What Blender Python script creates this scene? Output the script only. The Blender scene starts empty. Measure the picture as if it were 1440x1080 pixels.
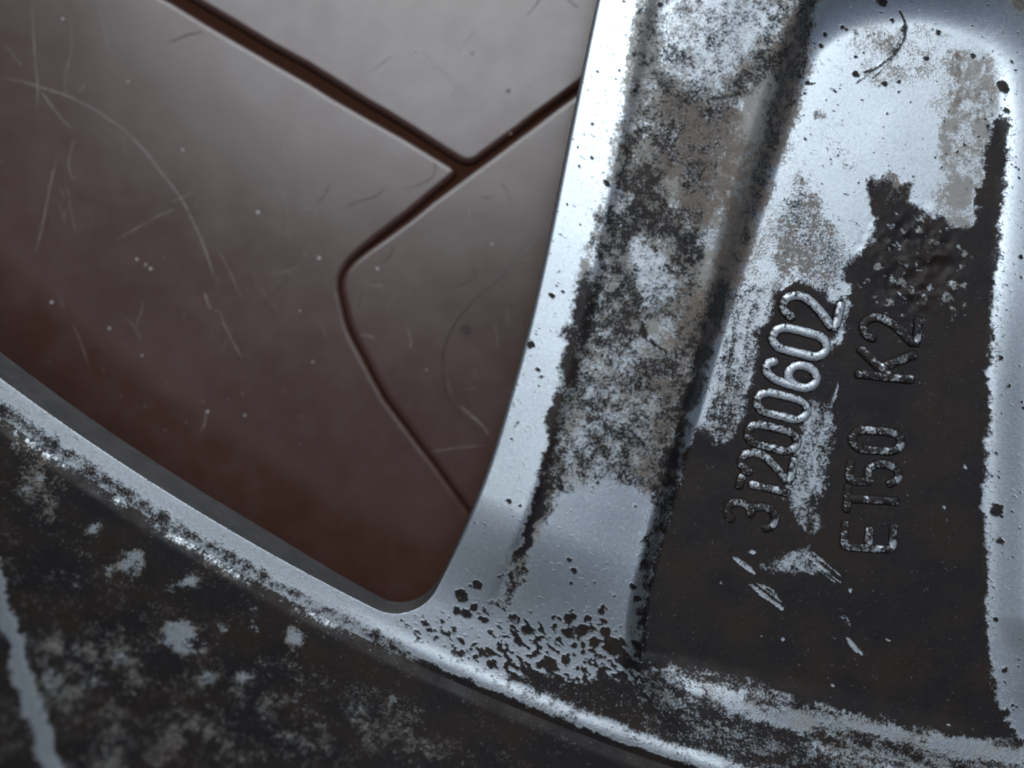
import bpy, math
import numpy as np
from mathutils import Vector
from mathutils.geometry import tessellate_polygon

# ------------------------------------------------------------------ units
# modelled in "plan units" of 0.075 mm; the floor of the cast pocket is plan height 0,
# the tiled floor lies 300 units (22.5 mm) below it and is world z = 0
K = 0.000075
ZT = -300.0                 # tile surface
DC = 1544.0                 # camera distance from the pocket floor
CU, CV = 720.0, 540.0

scene = bpy.context.scene
col = scene.collection

# ------------------------------------------------------------------ camera
cam_d = bpy.data.cameras.new('camera')
cam_d.sensor_width = 36.0
cam_d.lens = 36.0 * DC / 1440.0
cam_d.clip_start = 0.005
cam_d.clip_end = 20.0
cam_d.dof.use_dof = True
cam_d.dof.focus_distance = (DC - 5) * K
cam_d.dof.aperture_fstop = 15.0
cam = bpy.data.objects.new('camera', cam_d)
cam.location = (0, 0, (DC - ZT) * K)
col.objects.link(cam)
scene.camera = cam

# ------------------------------------------------------------------ light
SUN_EL, SUN_ROT = math.radians(63), math.radians(-5)
world = bpy.data.worlds.new('World')
scene.world = world
world.use_nodes = True
wn = world.node_tree
sky = wn.nodes.new('ShaderNodeTexSky')
sky.sky_type = 'NISHITA'
sky.sun_disc = False
sky.sun_elevation = SUN_EL
sky.sun_rotation = SUN_ROT
sky.air_density = 1.0
sky.dust_density = 3.0
sky.ozone_density = 1.0
wn.links.new(sky.outputs[0], wn.nodes['Background'].inputs[0])
wn.nodes['Background'].inputs[1].default_value = 0.065

sun_d = bpy.data.lights.new('sun', 'SUN')
sun_d.energy = 1.5
sun_d.angle = math.radians(34)
sun_d.color = (0.84, 0.925, 1.0)
sun = bpy.data.objects.new('sun', sun_d)
sd = Vector((math.sin(SUN_ROT) * math.cos(SUN_EL), math.cos(SUN_ROT) * math.cos(SUN_EL), math.sin(SUN_EL)))
sun.rotation_euler = sd.to_track_quat('Z', 'Y').to_euler()
sun.location = sd * 2
col.objects.link(sun)

scene.view_settings.view_transform = 'Standard'
scene.view_settings.look = 'None'
scene.view_settings.exposure = 0.2
scene.view_settings.gamma = 1.0
scene.view_settings.use_curve_mapping = False
scene.cycles.filter_width = 1.9

# ------------------------------------------------------------------ numeric helpers
def sst(a, b, x):
    t = np.clip((x - a) / (b - a), 0, 1)
    return t * t * (3 - 2 * t)

_rng = np.random.default_rng(7)
_T = _rng.random((256, 256))

def vnoise(x, y, seed=0):
    x = x + seed * 17.31; y = y + seed * 9.73
    xi = np.floor(x).astype(np.int64); yi = np.floor(y).astype(np.int64)
    fx = x - xi; fy = y - yi
    fx = fx * fx * (3 - 2 * fx); fy = fy * fy * (3 - 2 * fy)
    a = _T[xi & 255, yi & 255]; b = _T[(xi + 1) & 255, yi & 255]
    c = _T[xi & 255, (yi + 1) & 255]; d = _T[(xi + 1) & 255, (yi + 1) & 255]
    return (a * (1 - fx) + b * fx) * (1 - fy) + (c * (1 - fx) + d * fx) * fy

def fbm(x, y, scales, amps, seed=0, rot=0.0, aniso=1.0):
    c, s = math.cos(rot), math.sin(rot)
    X = (x * c + y * s) / aniso; Y = -x * s + y * c
    r = 0; t = 0
    for i, (sc, am) in enumerate(zip(scales, amps)):
        r = r + am * vnoise(X / sc, Y / sc, seed + i * 3); t += am
    return r / t

def uniform(n):
    """equalise a noise field to 0..1"""
    h, e = np.histogram(n, 512)
    cdf = np.concatenate([[0], np.cumsum(h)]) / h.sum()
    return np.interp(n, e, cdf)

def catmull(pts, n=8):
    P = np.array(pts, float)
    P = np.vstack([2 * P[0] - P[1], P, 2 * P[-1] - P[-2]])
    out = []
    for i in range(1, len(P) - 2):
        for t in np.linspace(0, 1, n, endpoint=False):
            a, b, c, d = P[i - 1], P[i], P[i + 1], P[i + 2]
            out.append(0.5 * ((2 * b) + (c - a) * t + (2 * a - 5 * b + 4 * c - d) * t * t + (3 * b - a - 3 * c + d) * t ** 3))
    out.append(P[-2])
    return np.array(out)

def seg_dist(px, py, pts, closed=False):
    P = np.array(pts, float)
    if closed: P = np.vstack([P, P[:1]])
    best = np.full(px.shape, 1e18)
    for a, b in zip(P[:-1], P[1:]):
        d = b - a; L = d @ d + 1e-12
        t = np.clip(((px - a[0]) * d[0] + (py - a[1]) * d[1]) / L, 0, 1)
        q = (px - a[0] - t * d[0]) ** 2 + (py - a[1] - t * d[1]) ** 2
        np.minimum(best, q, out=best)
    return np.sqrt(best)

def poly_sdf(px, py, pts):
    P = np.array(pts, float)
    d = seg_dist(px, py, P, True)
    ins = np.zeros(px.shape, bool)
    j = len(P) - 1
    for i in range(len(P)):
        xi, yi = P[i]; xj, yj = P[j]
        if yi != yj:
            cnd = ((yi > py) != (yj > py)) & (px < (xj - xi) * (py - yi) / (yj - yi) + xi)
            ins ^= cnd
        j = i
    return np.where(ins, -d, d)

def side_dist(px, py, pts):
    """signed distance to an open curve given top to bottom: negative on its left (smaller u)"""
    P = np.array(pts, float)
    best = np.full(px.shape, 1e18); sg = np.zeros(px.shape)
    for a, b in zip(P[:-1], P[1:]):
        d = b - a; L = d @ d + 1e-12
        t = np.clip(((px - a[0]) * d[0] + (py - a[1]) * d[1]) / L, 0, 1)
        q = (px - a[0] - t * d[0]) ** 2 + (py - a[1] - t * d[1]) ** 2
        cr = (px - a[0]) * d[1] - (py - a[1]) * d[0]
        m = q < best
        best = np.where(m, q, best); sg = np.where(m, np.sign(cr), sg)
    return np.sqrt(best) * sg

def rmax(a, b, r):
    aa = np.maximum(a + r, 0); bb = np.maximum(b + r, 0)
    return np.where((a > -r) & (b > -r), np.sqrt(aa * aa + bb * bb) - r, np.maximum(a, b))

def plan_at(pts, z):
    """where a thing measured by eye on the pocket plane really stands when it is z higher"""
    P = np.array(pts, float)
    return np.array([CU, CV]) + (P - np.array([CU, CV])) * (DC - z) / DC

def world_xyz(u, v, z):
    return np.stack([(u - CU) * K, -(v - CV) * K, (z - ZT) * K], axis=-1)

# ------------------------------------------------------------------ mesh helpers
def link_mesh(name, me, mat=None, parent=None):
    o = bpy.data.objects.new(name, me)
    col.objects.link(o)
    if mat: me.materials.append(mat)
    if parent: o.parent = parent
    return o

def np_mesh(name, co, quads, attrs=None, normals=None):
    me = bpy.data.meshes.new(name)
    nv, nf = len(co), len(quads)
    me.vertices.add(nv); me.vertices.foreach_set('co', co.astype(np.float32).ravel())
    me.loops.add(nf * 4); me.loops.foreach_set('vertex_index', quads.astype(np.int32).ravel())
    me.polygons.add(nf)
    me.polygons.foreach_set('loop_start', np.arange(0, nf * 4, 4, dtype=np.int32))
    me.polygons.foreach_set('use_smooth', np.ones(nf, bool))
    me.update(calc_edges=True); me.validate()
    for k, a in (attrs or {}).items():
        at = me.attributes.new(k, 'FLOAT', 'POINT')
        at.data.foreach_set('value', a.astype(np.float32))
    if normals is not None and len(me.vertices) == nv:
        me.normals_split_custom_set_from_vertices(normals.astype(np.float32).tolist())
    return me

def vert_normals(co, quads):
    a, b, c, d = (co[quads[:, i]] for i in range(4))
    fn = np.cross(c - a, d - b)
    n = np.zeros_like(co)
    for i in range(4):
        for k in range(3):
            n[:, k] += np.bincount(quads[:, i], weights=fn[:, k], minlength=len(co))
    L = np.linalg.norm(n, axis=1, keepdims=True); L[L == 0] = 1
    return n / L

def submesh(name, co, quads, attrs, normals, mask):
    q = quads[mask]
    used, inv = np.unique(q.ravel(), return_inverse=True)
    return np_mesh(name, co[used], inv.reshape(-1, 4), {k: a[used] for k, a in attrs.items()}, normals[used])

# ------------------------------------------------------------------ materials
class NT:
    def __init__(self, name):
        self.mat = bpy.data.materials.new(name)
        self.mat.use_nodes = True
        self.nt = self.mat.node_tree
        self.bsdf = self.nt.nodes['Principled BSDF']
        self.out = self.nt.nodes['Material Output']
        self.tc = self.nt.nodes.new('ShaderNodeTexCoord').outputs['Object']
    def put(self, sock, val):
        if isinstance(val, bpy.types.NodeSocket): self.nt.links.new(val, sock)
        elif isinstance(val, tuple) and len(val) == 3: sock.default_value = (*val, 1)
        else: sock.default_value = val
    def noise(self, px, detail=4, rough=0.6, stretch=None, vec=None):
        n = self.nt.nodes.new('ShaderNodeTexNoise')
        n.inputs['Scale'].default_value = 1.0 / (px * K)
        n.inputs['Detail'].default_value = detail
        n.inputs['Roughness'].default_value = rough
        v = vec or self.tc
        if stretch:
            m = self.nt.nodes.new('ShaderNodeMapping')
            m.inputs['Rotation'].default_value = (0, 0, stretch[0])
            m.inputs['Scale'].default_value = (stretch[1], 1, 1)
            self.nt.links.new(v, m.inputs[0]); v = m.outputs[0]
        self.nt.links.new(v, n.inputs['Vector'])
        return n.outputs[0]
    def attr(self, name, kind='GEOMETRY'):
        a = self.nt.nodes.new('ShaderNodeAttribute')
        a.attribute_name = name; a.attribute_type = kind
        return a.outputs['Fac']
    def math(self, op, a, b=0.0, c=0.0, clamp=False):
        m = self.nt.nodes.new('ShaderNodeMath'); m.operation = op; m.use_clamp = clamp
        self.put(m.inputs[0], a); self.put(m.inputs[1], b); self.put(m.inputs[2], c)
        return m.outputs[0]
    def ramp(self, x, lo, hi, a=0.0, b=1.0):
        m = self.nt.nodes.new('ShaderNodeMapRange'); m.interpolation_type = 'SMOOTHSTEP'
        self.put(m.inputs[0], x)
        for i, w in enumerate((lo, hi, a, b)): m.inputs[i + 1].default_value = w
        return m.outputs[0]
    def mix(self, f, a, b):
        m = self.nt.nodes.new('ShaderNodeMix'); m.data_type = 'RGBA'
        self.put(m.inputs[0], f); self.put(m.inputs[6], a); self.put(m.inputs[7], b)
        return m.outputs[2]
    def mixf(self, f, a, b):
        m = self.nt.nodes.new('ShaderNodeMix'); m.data_type = 'FLOAT'
        self.put(m.inputs[0], f); self.put(m.inputs[2], a); self.put(m.inputs[3], b)
        return m.outputs[0]
    def bump(self, h, strength, dist_px, prev=None):
        b = self.nt.nodes.new('ShaderNodeBump')
        b.inputs['Strength'].default_value = strength
        b.inputs['Distance'].default_value = dist_px * K
        self.nt.links.new(h, b.inputs['Height'])
        if prev: self.nt.links.new(prev, b.inputs['Normal'])
        return b.outputs[0]
    def set(self, **kw):
        for k, v in kw.items(): self.put(self.bsdf.inputs[k.replace('_', ' ')], v)

def make_metal(name, dark_src, brown_src, film_src):
    """silver painted cast aluminium under brake dust, road grime and grease, plus shade tinted on the lip"""
    m = NT(name)
    dark = dark_src(m); brown = brown_src(m); film_shade = film_src(m)
    fine = m.noise(3.2, 3, 0.7)
    grit = m.noise(7.0, 4, 0.75)
    big = m.noise(70, 3, 0.5)
    # grainy breakup of the grease: coverage against fine noise
    g1 = m.noise(3.4, 2, 0.8); g2 = m.noise(9, 4, 0.85)
    n = m.math('ADD', m.math('MULTIPLY', g1, 0.55), m.math('MULTIPLY', g2, 0.45))
    neq = m.math('MULTIPLY_ADD', m.math('SUBTRACT', n, 0.5), 4.2, 0.5)
    cov = m.math('MULTIPLY_ADD', dark, 1.7, -0.35)
    dk = m.ramp(m.math('SUBTRACT', cov, neq), -0.42, 0.42)
    smear = m.math('MULTIPLY', m.ramp(dark, 0.12, 1.0), m.ramp(m.noise(26, 4, 0.7), 0.3, 0.65, 0.3, 0.75))
    dk = m.math('MAXIMUM', dk, smear)
    h1 = m.noise(3.8, 3, 0.85); h2_ = m.noise(3.0, 2, 0.8)
    neq2 = m.math('MULTIPLY_ADD', m.math('SUBTRACT', h1, 0.5), 3.0, 0.5)
    neq3 = m.math('MULTIPLY_ADD', m.math('SUBTRACT', h2_, 0.5), 2.6, 0.5)
    br = m.ramp(m.math('SUBTRACT', m.math('MULTIPLY_ADD', brown, 1.5, -0.3), neq2), -0.36, 0.36)
    fl = m.ramp(m.math('SUBTRACT', m.math('MULTIPLY_ADD', film_shade, 1.5, -0.3), neq3), -0.45, 0.45)
    silver = m.mix(m.ramp(fine, 0.3, 0.7), (0.42, 0.475, 0.51), (0.53, 0.59, 0.625))
    c = m.mix(m.math('MULTIPLY', fl, 0.85), silver, m.mix(grit, (0.135, 0.128, 0.106), (0.30, 0.282, 0.238)))
    c = m.mix(m.math('MULTIPLY', br, 0.9), c, m.mix(grit, (0.06, 0.046, 0.035), (0.19, 0.15, 0.115)))
    grease = m.mix(m.ramp(big, 0.35, 0.7), (0.0095, 0.0085, 0.009), (0.019, 0.0125, 0.0098))
    grease = m.mix(m.ramp(grit, 0.55, 0.8), grease, (0.03, 0.026, 0.023))
    c = m.mix(dk, c, grease)
    dirty = m.math('MAXIMUM', m.math('MULTIPLY', fl, 0.7), m.math('MAXIMUM', br, dk))
    metal = m.mixf(dirty, 0.86, 0.0)
    r = m.mixf(dirty, m.ramp(fine, 0.2, 0.8, 0.36, 0.42), 0.62)
    n1 = m.bump(grit, 0.10, 0.5)
    h2 = m.math('MULTIPLY_ADD', dk, 0.45, m.math('MULTIPLY', grit, m.math('ADD', m.math('MULTIPLY', dirty, 0.95), 0.03)))
    n2 = m.bump(h2, 0.35, 0.9, n1)
    caked = m.math('MULTIPLY', m.noise(30, 5, 0.65), dk)
    n2 = m.bump(caked, 0.3, 2.4, n2)
    r = m.mixf(dk, r, m.ramp(m.noise(45, 4, 0.7), 0.3, 0.7, 0.42, 0.68))
    m.set(Base_Color=c, Metallic=metal, Roughness=r, Normal=n2, Specular_IOR_Level=m.mixf(dk, 0.5, 0.24))
    return m.mat

M_CAST = make_metal('dirty_cast_aluminium', lambda m: m.attr('dark'), lambda m: m.attr('brown'), lambda m: m.attr('film_shade'))

def digit_dark(m):
    sep = m.nt.nodes.new('ShaderNodeSeparateXYZ'); m.nt.links.new(m.tc, sep.inputs[0])
    hz = m.math('DIVIDE', sep.outputs[2], K)                       # height above the pocket floor
    wear = m.attr('wear', 'OBJECT')
    n = m.noise(10, 4, 0.7)
    x = m.math('MULTIPLY_ADD', m.ramp(hz, 0.8, 3.8), 0.8, m.math('MULTIPLY', m.math('SUBTRACT', n, 0.5), 1.4))
    x = m.math('ADD', x, m.math('SUBTRACT', wear, 0.92))
    return m.math('SUBTRACT', 1.0, m.ramp(x, 0.1, 0.75, 0.1, 1.0))
M_DIGIT = make_metal('worn_raised_casting', digit_dark, lambda m: m.math('MULTIPLY', m.noise(14), 0.5), lambda m: m.math('MULTIPLY', m.noise(9), 0.6))

def make_edge():
    m = NT('silver_window_edge')
    n = m.noise(5, 4, 0.7); b = m.noise(40, 3)
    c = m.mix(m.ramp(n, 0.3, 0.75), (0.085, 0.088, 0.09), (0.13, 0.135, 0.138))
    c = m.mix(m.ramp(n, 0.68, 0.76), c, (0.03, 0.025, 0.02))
    m.set(Base_Color=c, Metallic=0.5, Roughness=m.ramp(b, 0.3, 0.7, 0.42, 0.55), Normal=m.bump(n, 0.3, 0.6))
    return m.mat
M_EDGE = make_edge()

def make_tile():
    m = NT('brown_glazed_tile')
    cloud = m.noise(240, 4, 0.6); mott = m.noise(30, 5, 0.65); fine = m.noise(5, 3, 0.6)
    brush = m.noise(60, 5, 0.7)
    c = m.mix(m.ramp(cloud, 0.3, 0.7), (0.043, 0.0175, 0.0108), (0.050, 0.0212, 0.0135))
    c = m.mix(m.ramp(mott, 0.45, 0.8, 0, 0.35), c, (0.056, 0.030, 0.023))
    c = m.mix(m.ramp(fine, 0.6, 0.85, 0, 0.4), c, (0.075, 0.048, 0.040))
    r = m.math('ADD', m.ramp(cloud, 0.3, 0.7, 0.21, 0.25), m.ramp(brush, 0.3, 0.7, -0.015, 0.02))
    n1 = m.bump(m.noise(160, 1, 0.4), 0.4, 2.0)
    n2 = m.bump(brush, 0.15, 0.8, n1)
    n3 = m.bump(fine, 0.12, 0.35, n2)
    m.set(Base_Color=c, Roughness=r, Normal=n3, Specular_IOR_Level=0.55)
    return m.mat
M_TILE = make_tile()

def make_grout():
    m = NT('brown_joint')
    n = m.noise(9, 4, 0.7)
    m.set(Base_Color=m.mix(n, (0.026, 0.0095, 0.0045), (0.048, 0.018, 0.0085)), Roughness=0.8, Specular_IOR_Level=0.08, Normal=m.bump(n, 0.4, 1.0))
    return m.mat
M_GROUT = make_grout()

def make_scratch(name, colr, density):
    m = NT(name)
    n = m.noise(6, 4, 0.75)
    a = m.math('MULTIPLY', m.attr('fade'), m.ramp(n, 0.32, 0.62, 0.15, 1.0))
    a = m.math('MULTIPLY', a, density, clamp=True)
    m.set(Base_Color=colr, Roughness=0.6, Alpha=a)
    return m.mat
M_SCR_L = make_scratch('pale_scratch', (0.34, 0.30, 0.28), 0.5)
M_SCR_D = make_scratch('dark_scratch', (0.02, 0.012, 0.010), 0.8)
M_SPECK = NT('pale_grit')
M_SPECK.set(Base_Color=M_SPECK.mix(M_SPECK.noise(4), (0.35, 0.34, 0.31), (0.7, 0.68, 0.64)), Roughness=0.7)
M_SPECK = M_SPECK.mat

# ------------------------------------------------------------------ the tiled floor
def round_poly(pts, n=10):
    """pts: (u, v, corner radius)"""
    out = []
    N = len(pts)
    for i in range(N):
        p = np.array(pts[i][:2], float); r = pts[i][2]
        if r <= 0: out.append(p); continue
        a = np.array(pts[i - 1][:2], float) - p; b = np.array(pts[(i + 1) % N][:2], float) - p
        la, lb = np.linalg.norm(a), np.linalg.norm(b)
        ta = p + a / la * min(r, la * .45); tb = p + b / lb * min(r, lb * .45)
        for t in np.linspace(0, 1, n):
            out.append((1 - t) ** 2 * ta + 2 * t * (1 - t) * p + t * t * tb)
    return np.array(out)

def densify(P, step=40.0, near=1200):
    out = []
    for a, b in zip(P, np.roll(P, -1, axis=0)):
        L = np.linalg.norm(b - a); n = max(1, int(min(L / step, 60)))
        for t in np.arange(n) / n: out.append(a + (b - a) * t)
    return np.array(out)

def make_tile_obj(pts, parent):
    P = plan_at(round_poly(pts), ZT)
    P = densify(P)
    # slightly hand-made edge
    P = P + np.stack([vnoise(P[:, 0] / 45, P[:, 1] / 45, 3) - .5, vnoise(P[:, 0] / 45, P[:, 1] / 45, 5) - .5], 1) * 3.0
    A = 0.5 * np.sum(P[:, 0] * np.roll(P[:, 1], -1) - np.roll(P[:, 0], -1) * P[:, 1])
    if A > 0: P = P[::-1]                                  # v points down: this makes it counter-clockwise in the world
    e1 = P - np.roll(P, 1, axis=0); e2 = np.roll(P, -1, axis=0) - P
    e1 /= np.linalg.norm(e1, axis=1, keepdims=True) + 1e-9; e2 /= np.linalg.norm(e2, axis=1, keepdims=True) + 1e-9
    n1 = np.stack([e1[:, 1], -e1[:, 0]], 1); n2 = np.stack([e2[:, 1], -e2[:, 0]], 1)
    nn = n1 + n2; nn /= np.maximum(np.linalg.norm(nn, axis=1, keepdims=True), 1e-6)
    nn /= np.maximum((nn * n1).sum(1, keepdims=True), 0.5)
    rings = [(-4.2, -34), (-4.0, -8), (-3.2, -5.0), (-1.8, -2.8), (0.4, -1.2), (3.6, -0.35), (8, 0)]
    co = []; N = len(P)
    for d, z in rings:
        Q = P + nn * d
        co.append(world_xyz(Q[:, 0], Q[:, 1], np.full(N, ZT + z)))
    verts = np.concatenate(co).tolist(); faces = []
    for r in range(len(rings) - 1):
        for i in range(N):
            j = (i + 1) % N
            faces.append((r * N + i, r * N + j, (r + 1) * N + j, (r + 1) * N + i))
    b0 = (len(rings) - 1) * N
    for t in tessellate_polygon([[Vector(verts[b0 + i]) for i in range(N)]]):
        a, b, c = (np.array(verts[b0 + k]) for k in t)
        t = [b0 + k for k in t]
        faces.append(t if np.cross(b - a, c - a)[2] > 0 else t[::-1])
    me = bpy.data.meshes.new('tile')
    me.from_pydata(verts, [], faces); me.update()
    nq = (len(rings) - 1) * N
    for p in me.polygons: p.use_smooth = p.index < nq
    return link_mesh('tile', me, M_TILE, parent)

pv = bpy.data.meshes.new('paving')
E_ = 3300
g = [(-E_, -E_), (E_ + 1440, -E_), (E_ + 1440, E_ + 1080), (-E_, E_ + 1080)]
gc = [tuple(world_xyz(np.float64(u), np.float64(v), np.float64(ZT - 10))) for u, v in g]
pv.from_pydata(gc, [], [(3, 2, 1, 0)]); pv.update()
paving = link_mesh('paving', pv, M_GROUT)
paving['kind'] = 'structure'
paving['label'] = 'dark brown glazed paving under the wheel'

tile_left = make_tile_obj([(437, 120, 0), (645, 241, 15), (493, 362, 30), (472, 394, 22), (488, 466, 40), (540, 562, 0), (655, 716, 0), (1977, 2500, 0), (-2500, 2500, 0), (-2500, -1603, 0)], paving)
tile_left['label'] = 'largest brown tile, with a long curved scratch'
tile_top = make_tile_obj([(480.5, 120.5, 0), (660, 231.5, 16), (813, 117, 0), (3400, -1915, 0), (3400, -2500, 0), (-2500, -2500, 0), (-2500, -1633, 0)], paving)
tile_right = make_tile_obj([(813, 131, 0), (669, 240, 0), (492, 372, 34), (478, 400, 26), (494, 461, 40), (546, 559, 0), (661, 713, 0), (1987, 2491, 0), (3400, 2489, 0), (3400, -1885, 0)], paving)

def ribbon(name, pts, w, mat, parent, z=0.35, taper=True):
    C = plan_at(catmull(pts, 8), ZT)
    d = np.gradient(C, axis=0); d /= np.linalg.norm(d, axis=1, keepdims=True) + 1e-9
    n = np.stack([-d[:, 1], d[:, 0]], 1)
    t = np.linspace(0, 1, len(C))
    wob = 0.6 + 0.8 * vnoise(t * 17 + C[0, 0], t * 3 + C[0, 1], 2)
    ww = w * 0.5 * wob * (np.clip(np.minimum(t, 1 - t) * 6, 0.25, 1) if taper else 1)
    A = C + n * ww[:, None]; B = C - n * ww[:, None]
    zz = np.full(len(C), ZT + z)
    co = np.concatenate([world_xyz(A[:, 0], A[:, 1], zz), world_xyz(B[:, 0], B[:, 1], zz)])
    N = len(C); i = np.arange(N - 1)
    q = np.stack([i, i + 1, i + 1 + N, i + N], 1)
    f = np.clip(np.minimum(t, 1 - t) * 5, 0, 1)
    me = np_mesh(name, co, q, {'fade': np.concatenate([f, f])})
    return link_mesh(name, me, mat, parent)

SCR = [  # tile, pts, width, pale?
    (tile_left, [(-40, 105), (0, 109), (35, 116), (55, 122), (100, 137), (150, 165), (190, 197), (225, 240), (255, 280), (280, 330), (295, 370), (304, 400), (309, 430)], 3.0, 1),
    (tile_left, [(309, 430), (315, 455), (330, 485), (345, 510)], 2.0, 1),
    (tile_left, [(44, -20), (47, 40), (50, 90), (53, 120), (51, 175)], 2.4, 1),
    (tile_left, [(53, 120), (66, 140), (85, 165), (107, 187)], 2.6, 1),
    (tile_left, [(107, 187), (100, 212), (97, 235), (110, 265)], 2.0, 1),
    (tile_left, [(83, 205), (70, 265), (58, 325), (48, 365)], 2.0, 1),
    (tile_left, [(155, 342), (190, 322), (225, 303), (255, 290)], 1.8, 1),
    (tile_left, [(287, 410), (292, 425), (298, 437)], 4.0, 1),
    (tile_left, [(5, 60), (20, 80), (34, 96)], 1.8, 1),
    (tile_left, [(140, 10), (148, 50), (155, 80)], 1.6, 1),
    (tile_left, [(95, 0), (102, 60), (92, 110), (95, 150)], 1.4, 1),
    (tile_left, [(120, 115), (112, 132)], 1.8, 1),
    (tile_left, [(300, 340), (322, 380), (345, 430)], 1.3, 1),
    (tile_left, [(230, 64), (262, 50), (290, 44)], 2.2, 0),
    (tile_left, [(545, 258), (530, 275), (505, 283), (480, 295)], 1.8, 0),
    (tile_left, [(470, 250), (455, 275), (445, 290)], 1.2, 0),
    (tile_left, [(610, 225), (612, 240), (600, 255), (560, 270)], 1.6, 0),
    (tile_left, [(290, 575), (289, 592), (281, 612)], 2.2, 1),
    (tile_left, [(430, 365), (405, 382), (375, 385)], 1.4, 1),
    (tile_left, [(40, 700), (45, 720)], 1.5, 1),
    (tile_right, [(762, 322), (735, 350), (712, 380), (690, 402), (662, 427), (640, 455), (628, 480), (622, 510), (624, 540), (632, 565), (650, 585), (670, 605), (690, 620)], 2.4, 0),
    (tile_right, [(690, 402), (720, 370), (760, 330)], 1.5, 1),
    (tile_right, [(555, 345), (548, 360), (535, 373)], 2.0, 0),
    (tile_right, [(622, 412), (650, 400), (668, 388), (660, 365)], 1.4, 0),
    (tile_right, [(510, 395), (523, 402), (545, 401)], 2.2, 1),
    (tile_right, [(568, 455), (576, 470), (578, 485), (566, 492)], 2.0, 1),
    (tile_right, [(503, 470), (520, 473), (530, 478)], 3.0, 1),
    (tile_right, [(640, 565), (660, 582), (680, 600), (692, 618)], 2.6, 1),
    (tile_right, [(600, 637), (640, 630), (690, 625)], 1.4, 1),
    (tile_right, [(700, 250), (712, 268), (722, 290)], 1.2, 0),
    (tile_top, [(770, -20), (755, 5), (738, 25)], 1.6, 0),
    (tile_top, [(790, -10), (805, 5), (815, 12)], 2.0, 0),
]
rr = np.random.default_rng(11)
for _ in range(34):                                     # hairline scuffs
    u, v = rr.uniform(0, 640), rr.uniform(0, 560)
    if v < 190 and u > 300 and v < 0.586 * u - 100: tl = tile_top
    elif v > 0.586 * u - 70 and u < 455: tl = tile_left
    else: continue
    a = rr.choice([0.6, 1.0, 1.3, -0.6, 2.2]) + rr.normal(0, .25); L = rr.uniform(20, 110)
    du, dv = math.cos(a) * L, math.sin(a) * L; b = rr.normal(0, 4)
    SCR.append((tl, [(u, v), (u + du * .5 + b, v + dv * .5 - b), (u + du, v + dv)], rr.uniform(0.8, 1.3), int(rr.random() < .75)))
for _ in range(26):
    u, v = rr.uniform(500, 780), rr.uniform(260, 640)
    if v < 640 - 0.78 * (u - 140) or v > 420 + 1.3 * (u - 500): continue
    a = rr.uniform(0, math.pi); L = rr.uniform(12, 45); b = rr.normal(0, 4)
    SCR.append((tile_right, [(u, v), (u + math.cos(a) * L * .5 + b, v + math.sin(a) * L * .5 - b), (u + math.cos(a) * L, v + math.sin(a) * L)], rr.uniform(0.8, 1.3), int(rr.random() < .5)))
for i, (t, p, w, pale) in enumerate(SCR):
    ribbon('scratch', p, w * 1.05, M_SCR_L if pale else M_SCR_D, t, z=0.3 + 0.012 * i)

def crumb_mesh(name, spots, mat, parent):
    V, F = [], []
    for (u, v, r) in spots:
        c = plan_at([(u, v)], ZT)[0]; b = len(V)
        for ring, (rad, z) in enumerate(((1.0, 0), (0.75, .7))):
            for k in range(7):
                a = k / 7 * 6.283 + ring * .3; s = r * rad * (0.75 + 0.5 * rr.random())
                V.append(world_xyz(c[0] + math.cos(a) * s, c[1] + math.sin(a) * s, ZT + 0.2 + z * r * .8))
        V.append(world_xyz(c[0], c[1], ZT + 0.2 + r * .8))
        for k in range(7):
            j = (k + 1) % 7
            F.append((b + k, b + 7 + k, b + 7 + j, b + j)); F.append((b + 7 + k, b + 14, b + 7 + j))
    me = bpy.data.meshes.new(name); me.from_pydata([tuple(x) for x in V], [], F); me.update()
    o = link_mesh(name, me, mat, parent); o['kind'] = 'stuff'
    return o
sp = [(89, 27, 2.6), (363, 299, 3.0), (154, 462, 2.4), (73, 425, 2.4), (449, 363, 3.0), (257, 211, 2.5), (292, 579, 2.4), (344, 584, 2.0), (180, 115, 1.8), (212, 378, 2.6), (205, 372, 1.8), (193, 365, 2.2), (440, 509, 1.6), (422, 437, 1.6), (200, 500, 1.5)]
sp += [(rr.uniform(0, 450), rr.uniform(200, 700), rr.uniform(.4, .8)) for _ in range(45)]
crumb_mesh('grit', sp, M_SPECK, tile_left)
crumb_mesh('grit', [(585, 72, 2.8), (635, 130, 2.0), (724, 169, 1.6), (718, 188, 1.6), (480, 66, 1.8)], M_SPECK, tile_top)
crumb_mesh('grit', [(531, 378, 2.8), (692, 343, 1.8), (600, 520, 1.2), (660, 300, 1.0)], M_SPECK, tile_right)
# dark stains: small flat spills of dried dirt
def stain(u, v, r, parent, z):
    c = plan_at([(u, v)], ZT)[0]
    a = np.linspace(0, 2 * math.pi, 22, endpoint=False)
    rad = r * (0.8 + 0.45 * vnoise(np.cos(a) * 1.6 + u, np.sin(a) * 1.6 + v, 4))
    V = [tuple(world_xyz(c[0], c[1], ZT + z))] + [tuple(world_xyz(c[0] + math.cos(x) * q, c[1] + math.sin(x) * q, ZT + z)) for x, q in zip(a, rad)]
    F = [(0, 1 + (k + 1) % 22, 1 + k) for k in range(22)]
    me = bpy.data.meshes.new('stain'); me.from_pydata(V, [], F); me.update()
    at = me.attributes.new('fade', 'FLOAT', 'POINT'); at.data.foreach_set('value', [1.0] + [0.55] * 22)
    link_mesh('stain', me, M_SCR_D, parent)
stain(655, 464, 9, tile_right, 2.0); stain(715, 128, 4, tile_top, 2.0); stain(664, 75, 2.5, tile_top, 2.0)

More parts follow.
